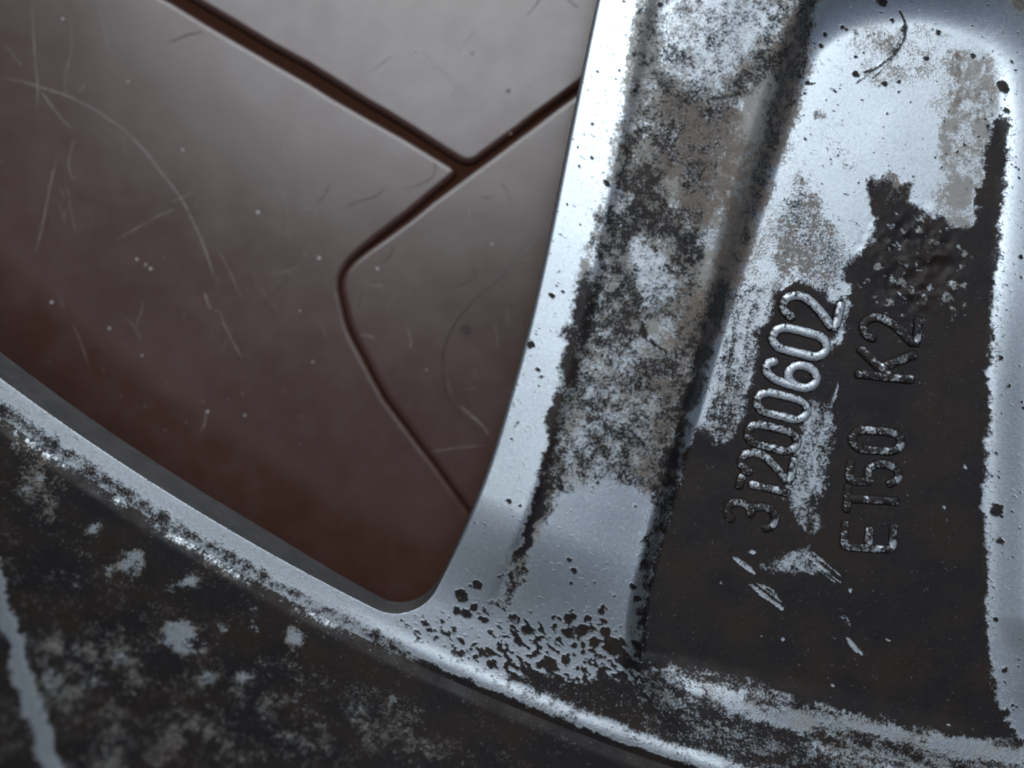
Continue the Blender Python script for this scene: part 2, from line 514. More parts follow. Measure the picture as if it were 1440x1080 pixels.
# ------------------------------------------------------------------ wheel plan
E0 = catmull(plan_at([(1010, -800), (930, -400), (862, -100), (840, 0), (817, 110), (793, 230), (770, 345), (744, 460), (717, 560), (688, 655), (650, 752), (604, 850), (545, 960), (460, 1120)], 75), 4)
E0R = catmull(plan_at([(1560, -800), (1600, -300), (1640, 100), (1665, 500), (1700, 800), (1740, 1000), (1830, 1300), (1900, 1500)], 75), 3)
lip_pts = plan_at([(0, 590), (100, 656), (200, 720), (290, 776), (380, 828), (480, 884), (560, 922), (650, 964), (760, 1011), (870, 1052), (960, 1083)], 62)
A_ = np.c_[2 * lip_pts, np.ones(len(lip_pts))]
sol = np.linalg.lstsq(A_, (lip_pts ** 2).sum(1), rcond=None)[0]
RC = sol[:2]; RR = math.sqrt(sol[2] + RC @ RC)          # centre and radius of the rim
print('rim centre', RC, 'radius mm', RR * 0.075)

def lip_d(u, v): return np.hypot(u - RC[0], v - RC[1]) - RR
def win_sdf(u, v):
    return rmax(side_dist(u, v, E0), lip_d(u, v) + 42, 62)
def win2_sdf(u, v):
    return rmax(-side_dist(u, v, E0R), lip_d(u, v) + 44, 34)

POCKET = catmull([(898, 925), (905, 840), (930, 740), (962, 625), (1004, 485), (1048, 350), (1092, 215), (1126, 110), (1150, 66), (1205, 34), (1290, 24), (1365, 44), (1402, 84), (1414, 150), (1408, 260), (1400, 380), (1394, 520), (1390, 700), (1390, 900), (1404, 975), (1450, 1040), (1300, 1005), (1120, 962), (980, 932), (898, 925)], 5)[:-1]

# ------------------------------------------------------------------ casting marks: stroke alphabet, cap height 1
def arc(cx, cy, rx, ry, a0, a1, n=14):
    return [(cx + rx * math.cos(math.radians(a)), cy + ry * math.sin(math.radians(a))) for a in np.linspace(a0, a1, n)]
GLY = {
    '0': [arc(.24, .74, .24, .26, 0, 180) + arc(.24, .26, .24, .26, 180, 360) + [(.48, .74)]],
    '2': [arc(.24, .73, .24, .27, 165, -25, 14) + [(.36, .44), (.18, .22), (.0, .0), (.52, .0)]],
    '3': [arc(.2, .75, .24, .25, 150, -75, 12), [(.22, .52)] + arc(.2, .27, .27, .27, 75, -150, 14)],
    '1': [[(.3, .0), (.3, .42), (.3, .72)], [(.2, .95), (.3, .96), (.40, .95)]],
    '6': [[(.44, .86), (.33, .97), (.18, .96), (.06, .80), (.0, .5), (.0, .28)] + arc(.25, .27, .25, .27, 180, 540, 22)],
    'E': [[(.56, 1.0), (.0, 1.0), (.0, .5), (.0, .0), (.56, .0)], [(.0, .5), (.46, .5)]],
    'T': [[(.0, 1.0), (.52, 1.0)], [(.26, 1.0), (.26, .5), (.26, .0)]],
    '5': [[(.46, 1.0), (.06, 1.0), (.04, .58), (.14, .63)] + arc(.24, .32, .25, .32, 95, -150, 14)],
    'K': [[(.0, 1.0), (.0, .5), (.0, .0)], [(.55, 1.0), (.02, .42)], [(.2, .58), (.56, .0)]],
}
# char, base-left corner (u, v), cap height, angle of the reading direction from straight up, wear of the paint
MARKS = [('3', (1086, 746), 69, 14, .38), ('1', (1101, 712), 70, 13.5, .46), ('2', (1108, 680), 72, 14, .52), ('0', (1116, 640), 71, 14, .50), ('0', (1130, 596), 72, 14, .62), ('6', (1143, 552), 74, 14, .70), ('0', (1157, 508), 77, 14, .72), ('2', (1172, 464), 78, 15, .62),
         ('E', (1254, 775), 68, 3.5, .46), ('T', (1258, 722), 68, 3.5, .36), ('5', (1262, 684), 68, 4, .40), ('0', (1265, 638), 68, 4.5, .42), ('K', (1280, 536), 74, 6, .40), ('2', (1287, 486), 76, 7, .38)]

def mark_paths(ch, base, cap, ang):
    a = math.radians(ang)
    rd = np.array([math.sin(a), -math.cos(a)]); up = np.array([-math.cos(a), -math.sin(a)])
    out = []
    for st in GLY[ch]:
        s = np.array(st, float)
        out.append(np.array(base) + (s[:, :1] * .84 + .035) * rd * cap + s[:, 1:] * up * cap)
    return out
ALLP = [p for m in MARKS for p in mark_paths(*m[:4])]

# ------------------------------------------------------------------ dirt map and painted lip shade (coverage fields, all in the metal itself)
def smoothpoly(pts, n=5): return catmull(list(pts) + [pts[0]], n)[:-1]

class Paint:
    def __init__(self, px, py):
        self.px, self.py = px, py
        self.wx = px + 16 * (fbm(px, py, (40, 14), (1, .7), 21) - .5) + 7 * (vnoise(px / 5, py / 5, 31) - .5)
        self.wy = py + 16 * (fbm(px, py, (40, 14), (1, .7), 25) - .5) + 7 * (vnoise(px / 5, py / 5, 35) - .5)
        z = np.zeros(px.shape)
        self.f = {'dark': z.copy(), 'brown': z.copy(), 'film_shade': z.copy(), 'spot': z.copy()}
    def box(self, pts, pad):
        P = np.array(pts)
        lo, hi = P.min(0) - pad - 24, P.max(0) + pad + 24
        return np.nonzero((self.px > lo[0]) & (self.px < hi[0]) & (self.py > lo[1]) & (self.py < hi[1]))[0]
    def app(self, k, i, m, val):
        f = self.f[k]; f[i] = f[i] * (1 - m) + val * m
    def poly(self, k, pts, val, feather=8, warp=True, smooth=True):
        i = self.box(pts, feather)
        if len(i) == 0: return
        P = smoothpoly(pts, 4) if smooth else pts
        d = poly_sdf(self.wx[i] if warp else self.px[i], self.wy[i] if warp else self.py[i], P)
        self.app(k, i, sst(feather, -feather, d), val)
    def line(self, k, pts, w, val, feather=6, warp=True):
        i = self.box(pts, w + feather)
        if len(i) == 0: return
        d = seg_dist(self.wx[i] if warp else self.px[i], self.wy[i] if warp else self.py[i], catmull(pts, 4) if len(pts) > 2 else pts)
        self.app(k, i, sst(w * .5 + feather, w * .5 - feather, d), val)
    def blob(self, k, u, v, r, val, feather=3, ell=1.0, rot=0.0, warp=0.6):
        i = np.nonzero((abs(self.px - u) < r * max(ell, 1) + feather + 20) & (abs(self.py - v) < r * max(ell, 1) + feather + 20))[0]
        if len(i) == 0: return
        x = self.px[i] * (1 - warp) + self.wx[i] * warp - u; y = self.py[i] * (1 - warp) + self.wy[i] * warp - v
        c, s = math.cos(rot), math.sin(rot)
        d = np.hypot((x * c + y * s) / ell, -x * s + y * c) - r
        self.app(k, i, sst(feather, -feather, d), val)

def dirt(u, v, z, part):
    """u, v plan position, z height -> the dirt attributes"""
    s = DC / (DC - z)
    px = CU + (u - CU) * s; py = CV + (v - CV) * s
    P = Paint(px, py)
    rng = np.random.default_rng(3)
    dl = lip_d(u, v)
    if part == 'disc':
        f = P.f
        sW = win_sdf(u, v)
        f['dark'][:] = 0.03; f['film_shade'][:] = 0.08
        # --- sloped face between the flange strip and the pocket
        face = [(905, -60), (895, 60), (880, 150), (868, 230), (850, 320), (826, 420), (806, 500), (790, 560), (775, 610), (757, 680), (735, 760), (712, 815), (735, 815), (770, 740), (800, 700), (860, 690), (920, 700), (958, 625), (1000, 490), (1046, 350), (1090, 215), (1128, 100), (1145, 20), (1150, -60)]
        P.poly('film_shade', face, .86, 10)
        P.poly('dark', face, .50, 10)
        P.poly('film_shade', [(920, -60), (925, 60), (960, 120), (1020, 120), (1075, 60), (1100, -60)], .42, 24)
        P.poly('dark', [(915, -60), (915, 40), (935, 110), (990, 130), (1040, 100), (1075, 40), (1100, -60)], .28, 20)
        P.blob('dark', 965, 52, 34, .42, 22, 1.2, .9); P.blob('film_shade', 965, 52, 30, .5, 20)
        P.poly('brown', [(925, 125), (965, 118), (1000, 140), (1040, 150), (1060, 230), (1040, 300), (1000, 330), (950, 290), (915, 210)], .62, 16)
        P.poly('dark', [(905, 130), (950, 118), (970, 150), (985, 220), (975, 260), (930, 215), (905, 185)], .46, 16)
        P.poly('film_shade', [(1040, 130), (1090, 80), (1075, 200), (1045, 300), (1015, 380), (985, 440), (960, 400), (985, 300)], .88, 16)
        P.poly('dark', [(1040, 150), (1080, 110), (1066, 200), (1040, 290), (1010, 370), (985, 420), (985, 330)], .10, 14)
        P.line('brown', [(1140, -10), (1118, 40), (1100, 90)], 34, .72, 12)
        P.line('brown', [(1050, 100), (1020, 120)], 26, .6, 14)
        P.poly('dark', [(880, 210), (905, 200), (930, 245), (975, 290), (985, 340), (965, 370), (930, 330), (890, 300), (872, 270)], .64, 14)
        P.poly('dark', [(868, 290), (905, 310), (930, 360), (905, 400), (862, 420), (832, 440), (842, 380), (860, 320)], .58, 14)
        P.poly('dark', [(930, 250), (955, 232), (965, 275), (945, 290)], .16, 10)
        P.poly('dark', [(890, 340), (930, 360), (950, 400), (930, 420), (895, 400)], .34, 14)
        P.poly('film_shade', [(890, 330), (940, 360), (950, 410), (920, 425), (890, 400)], .3, 14)
        P.poly('brown', [(950, 380), (985, 360), (990, 430), (960, 520), (925, 560), (905, 520), (935, 440)], .46, 16)
        P.poly('dark', [(905, 400), (945, 400), (960, 440), (935, 480), (905, 460)], .38, 14)
        P.poly('dark', [(840, 430), (880, 420), (890, 470), (860, 520), (870, 570), (850, 640), (820, 640), (825, 560)], .52, 16)
        P.poly('film_shade', [(845, 430), (890, 430), (900, 560), (870, 640), (815, 670), (820, 560)], .75, 16)
        P.poly('dark', [(910, 450), (950, 455), (940, 495), (915, 480)], .12, 8)
        P.line('dark', [(905, 460), (915, 480), (938, 494)], 4, .95, 3)
        P.poly('brown', [(870, 640), (900, 600), (935, 600), (925, 680), (890, 690)], .4, 16)
        P.poly('film_shade', [(790, 640), (860, 600), (900, 620), (890, 690), (800, 690)], .5, 16)
        # dark crust beside the strip
        P.line('dark', [(826, 400), (815, 450), (805, 500), (797, 550), (788, 590)], 30, .85, 12)
        P.line('dark', [(868, 290), (850, 350), (835, 400)], 14, .55, 10)
        P.line('dark', [(788, 560), (778, 620), (764, 680), (750, 730), (736, 780), (722, 812)], 15, .97, 5)
        P.line('dark', [(735, 790), (715, 830), (706, 850)], 22, .6, 10)
        P.line('dark', [(800, 560), (800, 610), (775, 670)], 22, .55, 14)
        P.line('dark', [(880, 190), (895, 140), (905, 130)], 10, .4, 8)
        # clean lower end of the face
        P.poly('dark', [(775, 720), (800, 698), (860, 680), (905, 700), (915, 740), (903, 800), (895, 880), (840, 870), (760, 840), (745, 800)], .05, 12)
        P.poly('film_shade', [(775, 720), (800, 690), (860, 670), (915, 690), (915, 740), (903, 800), (895, 880), (840, 870), (760, 840), (745, 800)], .05, 14)
        P.poly('brown', [(760, 700), (900, 690), (905, 880), (740, 840)], .0, 14)
        P.blob('film_shade', 805, 770, 28, .2, 20, 1.5)
        P.line('dark', [(925, 690), (914, 750), (907, 810), (904, 880)], 9, .6, 7)
        # --- flange strip
        strip = sW < 66
        P.line('brown', [(905, 30), (892, 90), (880, 140)], 18, .34, 10)
        P.line('film_shade', [(903, 0), (880, 120), (868, 190), (848, 290), (826, 390), (812, 430)], 12, .65, 7)
        P.line('dark', [(848, 300), (835, 350)], 10, .4, 7)
        P.line('film_shade', [(828, 350), (815, 400)], 16, .8, 7)
        P.poly('film_shade', [(690, 690), (730, 700), (722, 745), (680, 740)], .25, 10)
        # --- crease down the pocket side
        P.line('dark', [(1128, 60), (1116, 105), (1092, 175), (1070, 245), (1048, 310), (1028, 370), (1008, 430)], 10, .50, 18)
        P.line('brown', [(1128, 60), (1100, 150), (1062, 260), (1020, 390), (990, 470)], 44, .8, 16)
        P.line('dark', [(1020, 410), (1000, 470), (978, 540), (955, 620), (935, 700), (918, 770), (908, 840), (902, 915)], 20, .84, 18)
        P.line('brown', [(985, 420), (965, 480), (945, 560), (925, 640), (915, 690)], 30, .6, 18)
        # --- pocket floor, upper clean part
        P.poly('brown', [(1150, 180), (1178, 190), (1200, 215), (1205, 240), (1185, 240), (1160, 205)], .36, 10)
        P.poly('film_shade', [(1130, 180), (1175, 140), (1200, 200), (1205, 235), (1175, 225)], .55, 14)
        P.blob('brown', 1153, 160, 8, .7, 4)
        P.poly('brown', [(1115, 235), (1135, 240), (1160, 290), (1185, 330), (1192, 385), (1165, 405), (1120, 395), (1080, 400), (1075, 340), (1100, 290)], .55, 18)
        P.poly('dark', [(1115, 250), (1150, 290), (1185, 340), (1190, 385), (1150, 395), (1100, 370), (1090, 310)], .32, 18)
        P.poly('film_shade', [(1095, 190), (1120, 200), (1115, 260), (1090, 330), (1060, 400), (1040, 400), (1060, 310)], .45, 14)
        P.poly('film_shade', [(1325, 70), (1400, 80), (1395, 160), (1380, 250), (1370, 315), (1320, 310), (1322, 200)], .72, 12)
        P.poly('brown', [(1328, 78), (1352, 70), (1356, 120), (1345, 150), (1330, 140)], .5, 10)
        P.poly('brown', [(1340, 130), (1400, 120), (1385, 200), (1360, 230), (1335, 210)], .32, 14)
        P.poly('film_shade', [(1130, 110), (1330, 70), (1410, 90), (1400, 300), (1240, 260), (1190, 380), (1090, 400), (1110, 200)], .14, 26)
        P.poly('film_shade', [(1220, 90), (1330, 85), (1330, 110), (1250, 115), (1215, 105)], .55, 10)
        P.poly('film_shade', [(1325, 70), (1400, 80), (1395, 160), (1380, 250), (1370, 315), (1320, 310), (1322, 200)], .72, 12)
        P.poly('film_shade', [(1290, 100), (1325, 110), (1325, 160), (1300, 150)], .35, 12)
        P.poly('brown', [(1238, 50), (1272, 46), (1270, 78), (1242, 82), (1225, 70)], .42, 12)
        P.poly('film_shade', [(1190, 40), (1240, 30), (1320, 40), (1345, 80), (1250, 85), (1195, 70)], .45, 14)
        P.line('dark', [(1265, 15), (1273, 34), (1270, 58), (1255, 78), (1232, 96), (1215, 102)], 3.2, .97, 1.8, warp=False)
        P.line('dark', [(1273, 34), (1270, 55), (1262, 66), (1245, 72)], 5, .6, 4)
        P.line('dark', [(1262, 74), (1246, 92), (1227, 110)], 2.2, .8, 1.6, warp=False)
        P.line('dark', [(1240, 88), (1220, 105), (1204, 117)], 1.8, .7, 1.6, warp=False)
        # lower left floor: streaky scraped paint
        stk = [(1040, 400), (1080, 395), (1130, 395), (1180, 400), (1192, 415), (1140, 440), (1092, 430), (1078, 470), (1066, 510), (1050, 560), (1035, 620), (1022, 650), (1000, 640), (985, 620), (1000, 560), (1018, 480)]
        P.poly('dark', stk, .56, 12)
        P.poly('film_shade', stk, .40, 12)
        P.line('dark', [(1085, 385), (1070, 440), (1058, 500), (1044, 560), (1030, 610)], 10, .18, 7)
        P.line('dark', [(1060, 400), (1046, 450), (1034, 510)], 7, .3, 6)
        P.poly('film_shade', [(1096, 365), (1128, 370), (1110, 400), (1096, 405)], .05, 6); P.poly('dark', [(1096, 365), (1128, 370), (1110, 400), (1096, 405)], .05, 6)
        # --- grease field
        grease = [(906, 945), (908, 850), (932, 745), (962, 650), (985, 605), (1015, 640), (1034, 610), (1048, 560), (1060, 505), (1073, 462), (1086, 436), (1098, 415), (1120, 408), (1145, 420), (1165, 420), (1178, 425), (1200, 400), (1192, 385), (1202, 360), (1228, 338), (1232, 310), (1226, 285), (1228, 258), (1246, 256), (1256, 262), (1280, 264), (1272, 284), (1290, 288), (1306, 302), (1322, 306), (1336, 322), (1368, 316), (1376, 290), (1382, 255), (1386, 215), (1398, 172), (1414, 162), (1420, 178), (1412, 260), (1404, 330), (1396, 420), (1390, 520), (1388, 640), (1386, 760), (1388, 880), (1394, 950), (1416, 1010), (1440, 1045), (1340, 1035), (1180, 1000), (1080, 965), (985, 942)]
        P.poly('dark', grease, .62, 24, smooth=False)
        P.poly('dark', grease, 1.0, 8, smooth=False)
        P.poly('brown', grease, 0.0, 6, smooth=False)
        # thin brownish film at the grease head
        P.poly('dark', [(1232, 258), (1250, 258), (1275, 268), (1268, 284), (1240, 288)], .62, 6)
        P.poly('brown', [(1232, 250), (1250, 244), (1280, 265), (1275, 290), (1240, 300), (1228, 280)], .8, 6)
        # halo of packed grease round the raised marks
        for pth in ALLP[:-8]:
            P.line('dark', [tuple(x) for x in pth[::2]] if len(pth) > 6 else [tuple(x) for x in pth], 30, 1.0, 3)
        # bare streaks inside the grease
        P.poly('dark', [(1138, 565), (1150, 560), (1172, 580), (1168, 640), (1160, 690), (1148, 700), (1158, 745), (1140, 745), (1120, 725), (1104, 700), (1112, 660), (1124, 620)], .56, 8)
        P.line('dark', [(1145, 570), (1130, 640), (1112, 700)], 12, .38, 8)
        P.line('dark', [(1192, 425), (1178, 470), (1168, 490)], 12, .35, 6)
        P.line('dark', [(1172, 420), (1190, 405)], 14, .15, 6)
        P.line('dark', [(1183, 530), (1176, 560), (1168, 580)], 2, .4, 2)
        P.poly('dark', [(1070, 795), (1090, 785), (1125, 768), (1140, 772), (1152, 790), (1145, 805), (1110, 805), (1080, 803)], .5, 6)
        for (a, b, n_, spr, w_) in (((1118, 766), (1190, 824), 4, 5, 2.4), ((1030, 781), (1066, 808), 4, 4, 3.0), ((1054, 816), (1110, 858), 6, 6, 3.4), ((1182, 864), (1195, 882), 2, 2, 2.4), ((1188, 894), (1214, 924), 4, 4, 3.0), ((1164, 889), (1180, 901), 2, 2, 2.0), ((1090, 778), (1150, 806), 5, 9, 2.6), ((1182, 532), (1168, 580), 2, 3, 1.6), ((1128, 600), (1150, 700), 5, 14, 2.4), ((1040, 420), (1010, 600), 5, 16, 2.2)):
            for _ in range(n_):
                o_ = rng.normal(0, spr * .5, 2); t0, t1 = rng.uniform(0, .35), rng.uniform(.6, 1.0)
                a_ = np.array(a, float) + o_; b_ = np.array(b, float) + o_ * .7
                p0, p1 = a_ + (b_ - a_) * t0, a_ + (b_ - a_) * t1; pm = (p0 + p1) / 2 + rng.normal(0, 1.2, 2)
                P.line('dark', [tuple(p0), tuple(pm), tuple(p1)], w_ * rng.uniform(.6, 1.1), rng.uniform(.15, .5), 1.6, warp=False)
        for u0, v0, r in ((1056, 775, 4), (1198, 830, 2.5), (1247, 900, 2.2), (1172, 963, 2.2), (1333, 1018, 2.2), (1105, 900, 2), (1070, 895, 1.8), (1356, 655, 2.2), (1330, 715, 1.6), (1012, 820, 1.6)):
            P.blob('dark', u0, v0, r, .1, 1.6)
        # crust: bright grains showing in the grease
        crust = [(1297, 306, 8), (1249, 319, 4), (1236, 310, 4), (1314, 343, 8), (1292, 326, 6), (1267, 325, 6), (1287, 357, 4), (1302, 355, 6), (1234, 374, 7), (1269, 394, 8), (1256, 388, 5), (1284, 407, 6), (1311, 404, 5), (1251, 421, 5), (1233, 416, 6), (1302, 424, 6), (1330, 420, 12), (1338, 402, 12), (1352, 400, 6), (1354, 424, 5), (1338, 436, 5), (1355, 358, 7), (1346, 349, 4), (1350, 375, 5), (1302, 452, 5), (1290, 454, 5), (1300, 466, 4), (1221, 392, 4), (1262, 412, 3), (1212, 465, 3), (1272, 340, 4), (1256, 342, 3)]
        for u0, v0, r in crust:
            P.blob('dark', u0, v0, r * .62, .36, 3, 1 + .6 * rng.random(), rng.random() * 3, warp=.9)
            P.blob('film_shade', u0, v0, r, .85, 3)
        for _ in range(110):
            u0, v0 = rng.normal(1280, 42), rng.normal(372, 50)
            if v0 > 300: P.blob('dark', u0, v0, rng.uniform(.8, 2.0), .5, 2, 1 + rng.random(), rng.random() * 3, warp=.9)
        # --- right wall
        P.poly('dark', [(1396, 380), (1412, 380), (1404, 560), (1402, 760), (1404, 900), (1392, 900), (1390, 640)], .2, 7)
        P.blob('dark', 1404, 717, 9, .95, 3); P.blob('dark', 1408, 760, 5, .9, 2)
        P.blob('brown', 1437, 5, 12, .5, 6); P.blob('film_shade', 1435, 8, 20, .6, 10)
        # --- foot of the spoke and the rim
        foot = [(560, 890), (620, 860), (700, 850), (760, 845), (830, 870), (890, 905), (940, 935), (1010, 960), (1010, 1060), (900, 1040), (760, 985), (620, 925)]
        P.poly('spot', foot, .10, 22)
        P.poly('spot', [(690, 880), (760, 868), (800, 890), (860, 910), (900, 960), (930, 1010), (820, 1000), (730, 965), (660, 925)], .30, 16)
        P.poly('dark', [(690, 950), (740, 948), (800, 952), (850, 960), (900, 985), (960, 1010), (960, 1050), (880, 1030), (790, 990), (720, 965)], .86, 9)
        P.poly('dark', [(840, 945), (905, 965), (930, 990), (880, 990), (835, 968)], .8, 10)
        P.poly('spot', [(835, 915), (880, 925), (920, 950), (930, 970), (890, 965), (850, 945)], .25, 8)
        P.poly('film_shade', foot, .22, 16)
        for _ in range(480):
            u0 = rng.uniform(560, 925); v0 = 800 + 175 * rng.random() ** .7
            if v0 > 905 + (u0 - 560) * .38 or (u0 < 640 and v0 < 860): continue
            if v0 < 870 and rng.random() < .65: continue
            r = min(1.0 * math.exp(rng.exponential(.6)), 7) * (1 if v0 > 860 else .6)
            P.blob('dark', u0, v0, r, rng.uniform(.8, 1), 1.6, rng.uniform(1, 2.3), .55 + rng.normal(0, .25), warp=.5)
        # mottled band below the pocket
        band = [(905, 935), (985, 942), (1080, 962), (1180, 998), (1340, 1032), (1445, 1048), (1500, 1200), (1300, 1180), (1100, 1110), (960, 1060), (905, 1010)]
        P.poly('dark', band, .68, 8)
        P.poly('film_shade', band, .42, 10)
        P.line('dark', [(1010, 985), (1060, 1000), (1120, 1010), (1180, 1022), (1260, 1035), (1340, 1048), (1440, 1060)], 22, .26, 10)
        P.line('dark', [(940, 950), (985, 970), (1040, 985)], 20, .28, 12)
        P.line('dark', [(960, 1000), (1020, 1030), (1100, 1050), (1180, 1075)], 34, .72, 14)
        P.line('dark', [(1200, 1030), (1300, 1052), (1380, 1068)], 12, .55, 8)
        # the narrow bright lip along the barrel
        dlw = dl + 9 * (fbm(px, py, (26, 10, 5), (1, 1, .8), 83) - .5)
        m = sst(-36, -27, dlw)
        hi = .96 * sst(520, 640, px) * sst(-13, -5, dlw) + (1 - sst(520, 640, px)) * (.62 * sst(-26, -6, dlw + 3))
        P.f['dark'] = P.f['dark'] * (1 - m) + m * np.clip(.05 + hi * .95 + .24 * sst(560, 700, px), 0, 1)
        P.f['spot'] *= 1 - m * .8
        m = sst(-14, -4, dl + 10 * (fbm(px, py, (22, 9, 4), (1, 1, 1), 77) - .5)) * sst(640, 480, px)
        P.f['dark'] = P.f['dark'] * (1 - m) + m * .5
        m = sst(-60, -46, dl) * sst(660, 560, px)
        P.f['film_shade'] = np.maximum(P.f['film_shade'], m * .28)  # clean left lip greyed in its colour, standing in for shade
        # single droplets of grease
        drops = [(747, 484, 5), (1204, 103, 5), (1244, 116, 3.4), (1264, 115, 3.4), (1173, 127, 2.4), (1241, 3, 7), (1411, 121, 8), (1368, 77, 4), (1319, 45, 4), (1301, 81, 3), (1422, 87, 2.6), (1415, 155, 3), (1184, 38, 3), (1160, 48, 3), (1155, 65, 3.4), (1135, 118, 3.4), (1204, 81, 2.2), (1254, 30, 2.8), (672, 823, 7), (662, 823, 3), (649, 838, 9), (643, 858, 6), (657, 862, 7), (667, 853, 5), (802, 788, 4), (808, 803, 4.5), (804, 820, 3), (788, 686, 5), (785, 675, 3), (717, 704, 3.4), (733, 709, 2.4), (890, 824, 4), (851, 890, 8), (820, 885, 8), (827, 870, 5), (835, 905, 8), (807, 868, 5), (862, 910, 12), (846, 860, 4), (1408, 505, 2.6), (1434, 360, 3.2), (1420, 540, 2.4), (760, 530, 2.4), (777, 415, 4), (791, 410, 2.4), (742, 465, 2.4), (757, 520, 2.6), (893, 75, 3), (853, 257, 3.4), (928, 9, 3.2), (816, 235, 2), (833, 222, 2), (1400, 870, 3), (1412, 944, 4), (1426, 990, 2.6), (1417, 1002, 4), (1440, 575, 3)]
        for u0, v0, r in drops:
            P.blob('dark', u0, v0, r, .96, 1.8, 1 + .4 * rng.random(), .6, warp=.35)
        for _ in range(260):     # fine black specks everywhere on the paint
            t = rng.random()
            if t < .35: u0, v0 = rng.uniform(620, 900), rng.uniform(0, 900)
            elif t < .7: u0, v0 = rng.uniform(1120, 1440), rng.uniform(0, 260)
            else: u0, v0 = rng.uniform(1392, 1440), rng.uniform(200, 1000)
            P.blob('dark', u0, v0, rng.uniform(.8, 2.0), .8, 1.2, 1.2, .6, warp=.2)
    else:
        f = P.f
        f['dark'][:] = .85; f['film_shade'][:] = .72; f['brown'][:] = .42
        P.poly('dark', [(-60, 600), (60, 650), (200, 745), (330, 830), (480, 905), (620, 965), (760, 1025), (900, 1085), (880, 1110), (700, 1060), (560, 1010), (420, 950), (300, 880), (160, 790), (0, 700), (-60, 660)], .93, 16)
        P.poly('dark', [(40, 890), (90, 880), (180, 910), (200, 960), (120, 985), (50, 970)], .68, 26)
        P.poly('dark', [(280, 950), (400, 930), (480, 980), (440, 1060), (300, 1080)], .74, 26)
        P.poly('dark', [(150, 1010), (250, 1000), (320, 1060), (180, 1100), (120, 1090)], .74, 26)
        P.poly('dark', [(40, 620), (100, 680), (90, 740), (30, 700)], .74, 18)
        P.poly('dark', [(480, 960), (540, 975), (620, 1020), (600, 1070), (500, 1040)], .76, 18)
        for u0, v0, r in ((185, 795, 17), (150, 804, 6), (263, 815, 12), (252, 893, 24), (270, 905, 16), (132, 742, 10), (297, 952, 10), (346, 948, 10), (415, 898, 11), (100, 822, 7), (240, 828, 5), (130, 955, 14), (75, 955, 14), (170, 925, 10), (355, 880, 9), (350, 860, 7), (310, 885, 8), (35, 690, 8), (60, 670, 6), (425, 985, 9), (20, 630, 6), (500, 1000, 9), (555, 985, 9)):
            P.blob('dark', u0, v0, r * .9, .42 if r in (17, 12, 24, 10, 11) else .62, 9, 1.25, .2, warp=1.0)
            P.blob('film_shade', u0, v0, r, .3, 6); P.blob('brown', u0, v0, r, .1, 6)
        P.line('dark', [(-20, 780), (0, 850), (18, 910), (34, 960), (40, 985)], 20, .03, 6)
        P.line('film_shade', [(-20, 780), (0, 850), (18, 910), (40, 985), (60, 1030), (85, 1110)], 24, .05, 6)
        P.line('dark', [(44, 998), (60, 1030), (82, 1100), (110, 1180)], 24, .03, 6)
        P.line('brown', [(-20, 780), (0, 850), (18, 910), (40, 985), (60, 1030), (85, 1110)], 28, .0, 6)
        m = sst(14, 3, dl)
        P.f['dark'] = P.f['dark'] * (1 - m) + m * (.62 + .36 * sst(430, 600, px))
        P.f['film_shade'] *= 1 - m * .6; P.f['brown'] *= 1 - m * .7
    n1 = uniform(fbm(px, py, (34, 13, 6), (.8, 1.0, .8), 1))
    n1b = uniform(fbm(px, py, (20, 8, 4), (.6, 1, .7), 5, rot=-1.25, aniso=4.0))    # scraped, runs along the spoke
    n2 = uniform(fbm(px, py, (4.8, 3.0), (1, .5), 9, rot=.62, aniso=1.6))               # droplets
    n3 = uniform(fbm(px, py, (16, 7, 3.5), (1, .8, .5), 13, rot=.30, aniso=2.6))     # smears along the rim
    nb = uniform(fbm(px, py, (30, 15, 7, 3.5), (1, 1, .8, .5), 15))
    if part == 'disc':
        w_st = sst(1000, 1040, px) * sst(1215, 1190, px) * sst(380, 420, py) * sst(900, 850, py)
        w_rim = sst(890, 950, px) * sst(930, 955, py)
        n = n1 * (1 - w_st) + (0.45 * n1 + .55 * n1b) * w_st
        n = n * (1 - w_rim) + n3 * w_rim
    else:
        n = .8 * nb + .2 * n1
    n = np.clip(n * .96 + .02, 0, 1)
    C = np.clip(P.f['dark'], 0, 1)
    dark = np.clip(C + (C - .02).clip(0) * (1 - C) * 4 * (.34 if part == 'disc' else .6) * (.5 - n) * 1.3, 0, 1)
    dark = np.maximum(dark, sst(-.10, .10, P.f['spot'] - n2 * .97 - .015))
    br = np.clip(P.f['brown'] * (.55 + .9 * n1), 0, 1)
    fl = np.clip(P.f['film_shade'] * (.5 + .9 * nb), 0, 1)
    return {'dark': dark, 'brown': br, 'film_shade': fl}

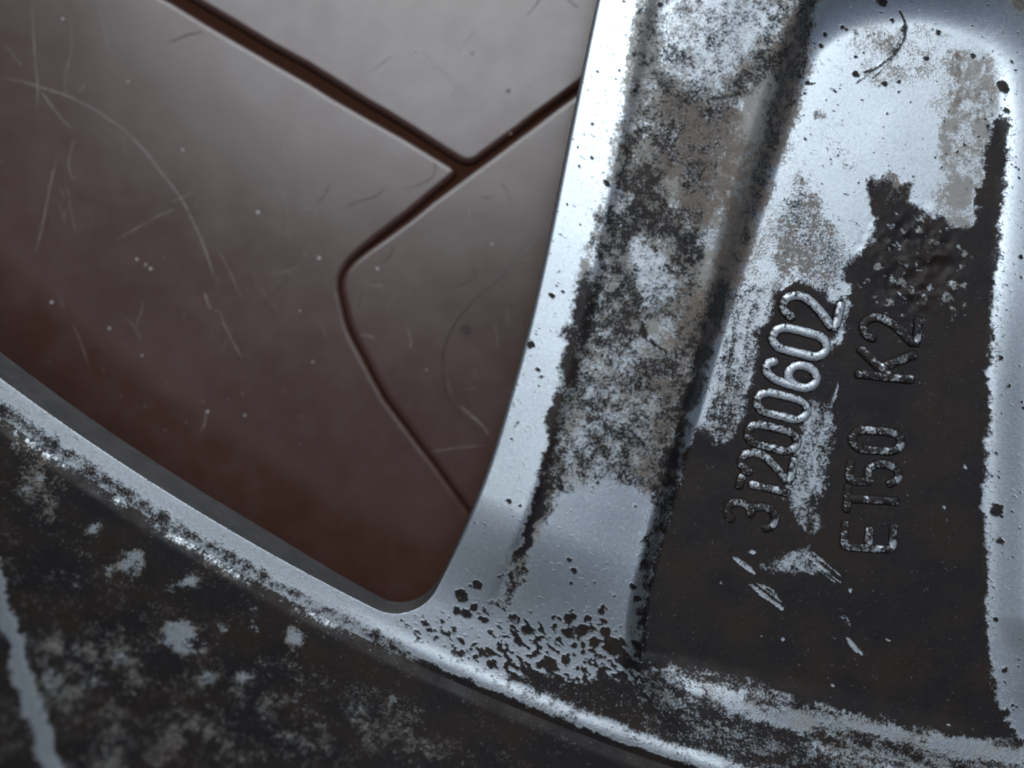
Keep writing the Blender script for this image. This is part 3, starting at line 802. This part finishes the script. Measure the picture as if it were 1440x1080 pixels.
# ------------------------------------------------------------------ the wheel: sculpted back of one spoke and its rim
PS = np.arange(-60, 900, 1.0)
_p0 = np.interp(PS, [-60, 0, 10, 50, 60, 66, 71, 78, 90, 150, 230, 700], [75.4, 82, 83.5, 90, 91.5, 92, 90, 85.5, 84.5, 82, 73, 73])
def _gs(a, sg):
    k = np.exp(-.5 * (np.arange(-4 * int(sg), 4 * int(sg) + 1) / sg) ** 2); k /= k.sum()
    return np.convolve(np.pad(a, 4 * int(sg), mode='edge'), k, mode='valid')
_w = sst(84, 130, PS)
PZ = _gs(_p0, 2.5) * (1 - _w) + _gs(_p0, 28.0) * _w
def height(u, v):
    s1, s2 = win_sdf(u, v), win2_sdf(u, v)
    s = np.minimum(s1, s2); dl = lip_d(u, v)
    prof = np.interp(s, PS, PZ)
    ridge = 3 * np.exp(-((dl + 15) / 13.0) ** 2) * sst(380, 720, u)
    base = 60 + ridge - 55 * sst(880, 1150, u) * sst(-20, -75, dl)
    m = sst(-250, -80, dl)
    T = prof * (1 - m) + base * m
    T = T - 50 * sst(1330, 1400, u) * sst(1580, 1450, u) * sst(60, 140, v) * (1 - m)
    dp = poly_sdf(u, v, POCKET)
    bot = sst(860, 960, v) * sst(880, 960, u)
    top = sst(140, 60, v) * sst(1100, 1160, u)
    wid = (40 + 26 * sst(560, 300, v)) * (1 - bot) + 120 * bot + 80 * top + 26 * sst(1330, 1400, u) * (1 - bot)
    w = sst(-10, 1, dp / wid * 1.0 + (-10 + 10) * 0) if False else sst(0.0, 1.0, (dp + 10) / wid)
    floor = 2.0 * np.sin(u / 160.0) * 0 + (v - 540) * 0.004
    z = floor * (1 - w) + T * w
    # packed crust inside the pocket
    cr = np.exp(-(((u - 1285) / 62) ** 2 + ((v - 370) / 70) ** 2) ** 2)
    z = z + cr * 9 * (fbm(u, v, (17, 8), (1, .5), 41) - .4) * (1 - w)
    z = z + (fbm(u, v, (90, 40), (1, .4), 51) - .5) * .7
    r = 0.15 + 4.0 * sst(-90, -200, dl)
    q = np.clip(r - s, 0, r)
    z = z - (r - np.sqrt(np.maximum(r * r - q * q, 0)))
    return z, dp

def lines(a, fa, fb, b, fine, coarse):
    return np.concatenate([np.arange(a, fa, coarse), np.arange(fa, fb, fine), np.arange(fb, b + 1, coarse)])
us = lines(-700, -30, 1470, 2100, 2.0, 14.0)
vs = lines(-650, -30, 1110, 1700, 2.0, 14.0)
U, V = np.meshgrid(us, vs)
nu, nvv = len(us), len(vs)
Uf, Vf = U.ravel().copy(), V.ravel().copy()
def dom(u, v): return np.maximum(np.maximum(-win_sdf(u, v), -win2_sdf(u, v)), lip_d(u, v))
d0 = dom(Uf, Vf)
inside = d0 < 0
idx = np.arange(nu * nvv).reshape(nvv, nu)
Q = np.stack([idx[:-1, :-1], idx[1:, :-1], idx[1:, 1:], idx[:-1, 1:]], -1).reshape(-1, 4)
keep = inside[Q].any(1)
Q = Q[keep]
used, inv = np.unique(Q.ravel(), return_inverse=True)
Q = inv.reshape(-1, 4)
Uf, Vf, d0 = Uf[used], Vf[used], d0[used]
for _ in range(3):
    o = np.nonzero(dom(Uf, Vf) > 1e-4)[0] if _ == 0 else o
    uu, vv_ = Uf[o], Vf[o]; d = dom(uu, vv_); h = .05
    gx = (dom(uu + h, vv_) - dom(uu - h, vv_)) / (2 * h); gy = (dom(uu, vv_ + h) - dom(uu, vv_ - h)) / (2 * h)
    Uf[o] = uu - d * gx; Vf[o] = vv_ - d * gy
Zf, dp = height(Uf, Vf)
co = world_xyz(Uf, Vf, Zf)
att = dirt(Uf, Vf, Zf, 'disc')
nrm = vert_normals(co, Q)

wheel = bpy.data.objects.new('alloy_wheel', None)
wheel.empty_display_size = 0.02
col.objects.link(wheel)
wheel['label'] = 'dirty silver alloy wheel with cast numbers in a black greasy pocket, on brown tiles'
wheel['category'] = 'wheel'

fc_dp = dp[Q].mean(1); fc_dl = lip_d(Uf, Vf)[Q].mean(1)
is_lip = (fc_dl > -40)
is_pocket = (fc_dp < -3) & ~is_lip
spoke = link_mesh('spoke', submesh('spoke', co, Q, att, nrm, ~is_pocket & ~is_lip), M_CAST, wheel)
pocket = link_mesh('pocket', submesh('pocket', co, Q, att, nrm, is_pocket), M_CAST, spoke)
pocket['label'] = 'recessed pocket packed with black grease and cast numbers'
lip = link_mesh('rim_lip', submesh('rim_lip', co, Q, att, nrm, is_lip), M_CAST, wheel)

# side walls of the window openings
E = np.concatenate([Q[:, [i, (i + 1) % 4]] for i in range(4)])
key = np.sort(E, 1); key = key[:, 0].astype(np.int64) * len(co) + key[:, 1]
uq, first, cnt = np.unique(key, return_index=True, return_counts=True)
B = E[first[cnt == 1]]
B = B[B[:, 0] != B[:, 1]]
def wall(name, sdf, lab=None):
    sel = (np.abs(sdf(Uf[B[:, 0]], Vf[B[:, 0]])) < .3) & (np.abs(sdf(Uf[B[:, 1]], Vf[B[:, 1]])) < .3)
    e = B[sel]
    vv, iv = np.unique(e.ravel(), return_inverse=True); e = iv.reshape(-1, 2)
    uu, v2, zz = Uf[vv], Vf[vv], Zf[vv]
    h = .3
    gx = (sdf(uu + h, v2) - sdf(uu - h, v2)) / (2 * h); gy = (sdf(uu, v2 + h) - sdf(uu, v2 - h)) / (2 * h)
    dep = .74 - .28 * sst(330, 560, uu) * sst(.3, .8, gy) + .4 * (1 - sst(.3, .8, gy))
    levels = [(0, 0), (3, .2), (12, .5), (40, 1.5), (80, 3), (115, 5), (128, 4), (134, -2), (137, -12)]
    k_ = sst(.3, .85, gy) if sdf is win_sdf else np.full(len(uu), -1.0)
    C = [world_xyz(uu - gx * off * k_, v2 - gy * off * k_, zz - dz * dep) for dz, off in levels]
    n = len(vv); q = []
    for l in range(len(levels) - 1):
        q.append(np.stack([e[:, 1] + l * n, e[:, 0] + l * n, e[:, 0] + (l + 1) * n, e[:, 1] + (l + 1) * n], 1))
    o = link_mesh(name, np_mesh(name, np.concatenate(C), np.concatenate(q)), M_EDGE, wheel)
    return o
wall('window_edge', win_sdf)
wall('window_edge', win2_sdf)

# barrel of the rim, swept round the wheel centre
a_of = lambda u, v: math.atan2(v - RC[1], u - RC[0])
aL, aR = a_of(-330, 330), a_of(1500, 1250)
a0, a1 = min(aL, aR), max(aL, aR)
angs = np.concatenate([np.arange(a0 - 1.3, a0, .02), np.arange(a0, a1, 2.6 / RR), np.arange(a1, a1 + 1.3, .02)])
rads = np.concatenate([[-4], np.arange(0, 420, 3.0), np.array([430, 445, 460, 480, 500, 520, 540, 556, 570, 590, 620])])
bz = np.interp(rads, [-4, 0, 16, 40, 90, 160, 260, 360, 440, 500, 540, 556, 570, 590, 620], [57, 60, 66, 98, 180, 320, 530, 730, 940, 1200, 1900, 2000, 2010, 2005, 1950])
AA, RA = np.meshgrid(angs, rads)
bu = RC[0] + np.cos(AA) * (RR + RA); bv = RC[1] + np.sin(AA) * (RR + RA)
bzz = np.repeat(bz[:, None], len(angs), 1) + (fbm(bu, bv, (50, 22), (1, .5), 61) - .5) * 2.0 * (RA > 5)
idx = np.arange(bu.size).reshape(bu.shape)
QB = np.stack([idx[:-1, :-1], idx[:-1, 1:], idx[1:, 1:], idx[1:, :-1]], -1).reshape(-1, 4)
cb = world_xyz(bu.ravel(), bv.ravel(), bzz.ravel())
zc = np.minimum(bzz.ravel(), 1000.0)
ab = dirt(bu.ravel(), bv.ravel(), zc, 'barrel')
nb_ = vert_normals(cb, QB)
if nb_[:, 2].mean() < 0:
    QB = QB[:, ::-1].copy(); nb_ = -nb_
barrel = link_mesh('barrel', np_mesh('barrel', cb, QB, ab, nb_), M_CAST, wheel)
barrel['label'] = 'inside of the rim barrel, crusted with grey and black grime'

# raised casting marks
def mark_mesh(name, paths, org, rad=6.6, hgt=5.6, seg=12):
    V, F = [], []
    for p in paths:
        C = catmull(p, 3) if len(p) > 6 else np.array([p[0] + (p[-1] - p[0]) * 0 for _ in ()]).reshape(0, 2)
        if len(p) <= 6:
            pts = []
            for a, b in zip(p[:-1], p[1:]):
                n = max(2, int(np.linalg.norm(b - a) / 3))
                pts += [a + (b - a) * t for t in np.arange(n) / n]
            pts.append(p[-1]); C = np.array(pts)
            for _ in range(3): C[1:-1] = .25 * C[:-2] + .5 * C[1:-1] + .25 * C[2:]
        closed = np.linalg.norm(C[0] - C[-1]) < 1.5
        D = np.gradient(C, axis=0)
        if closed: D[0] = D[-1] = (C[1] - C[-2])
        D /= np.linalg.norm(D, axis=1, keepdims=True) + 1e-9
        scl = np.ones(len(C))
        if not closed:
            caps = [(.98, .18), (.8, .6), (.4, .917)]
            pre = [C[0] - D[0] * rad * o for o, _ in caps]; post = [C[-1] + D[-1] * rad * o for o, _ in caps[::-1]]
            C = np.vstack([pre, C, post])
            D = np.vstack([[D[0]] * 3, D, [D[-1]] * 3])
            scl = np.concatenate([[s for _, s in caps], scl, [s for _, s in caps[::-1]]])
        Nn = np.stack([-D[:, 1], D[:, 0]], 1)
        b = len(V)
        wob = .98 + .07 * (vnoise(C[:, 0] / 14, C[:, 1] / 14, 71))
        for i in range(len(C)):
            for k in range(seg + 1):
                a = math.pi * k / seg
                c = math.cos(a); w = rad * scl[i] * wob[i] * (np.sign(c) * abs(c) ** .8) * (1.12 if k in (0, seg) else 1)
                z = hgt * wob[i] * min(1, scl[i] * 1.05) * math.sin(a) ** .75 - 1.5
                q = C[i] + Nn[i] * w
                V.append(((q[0] - org[0]) * K, -(q[1] - org[1]) * K, z * K))
        m = seg + 1
        for i in range(len(C) - 1):
            for k in range(seg):
                F.append((b + i * m + k, b + i * m + k + 1, b + (i + 1) * m + k + 1, b + (i + 1) * m + k))
    me = bpy.data.meshes.new(name); me.from_pydata(V, [], F); me.update()
    for p in me.polygons: p.use_smooth = True
    return me
for ch, base, cap, ang, wear in MARKS:
    nm = 'raised_digit' if ch.isdigit() else 'raised_letter'
    o = link_mesh(nm, mark_mesh(nm, mark_paths(ch, base, cap, ang), base, 6.9 if cap < 73 else 7.2), M_DIGIT, spoke)
    o.location = world_xyz(np.float64(base[0]), np.float64(base[1]), np.float64(0.0))
    o['wear'] = wear
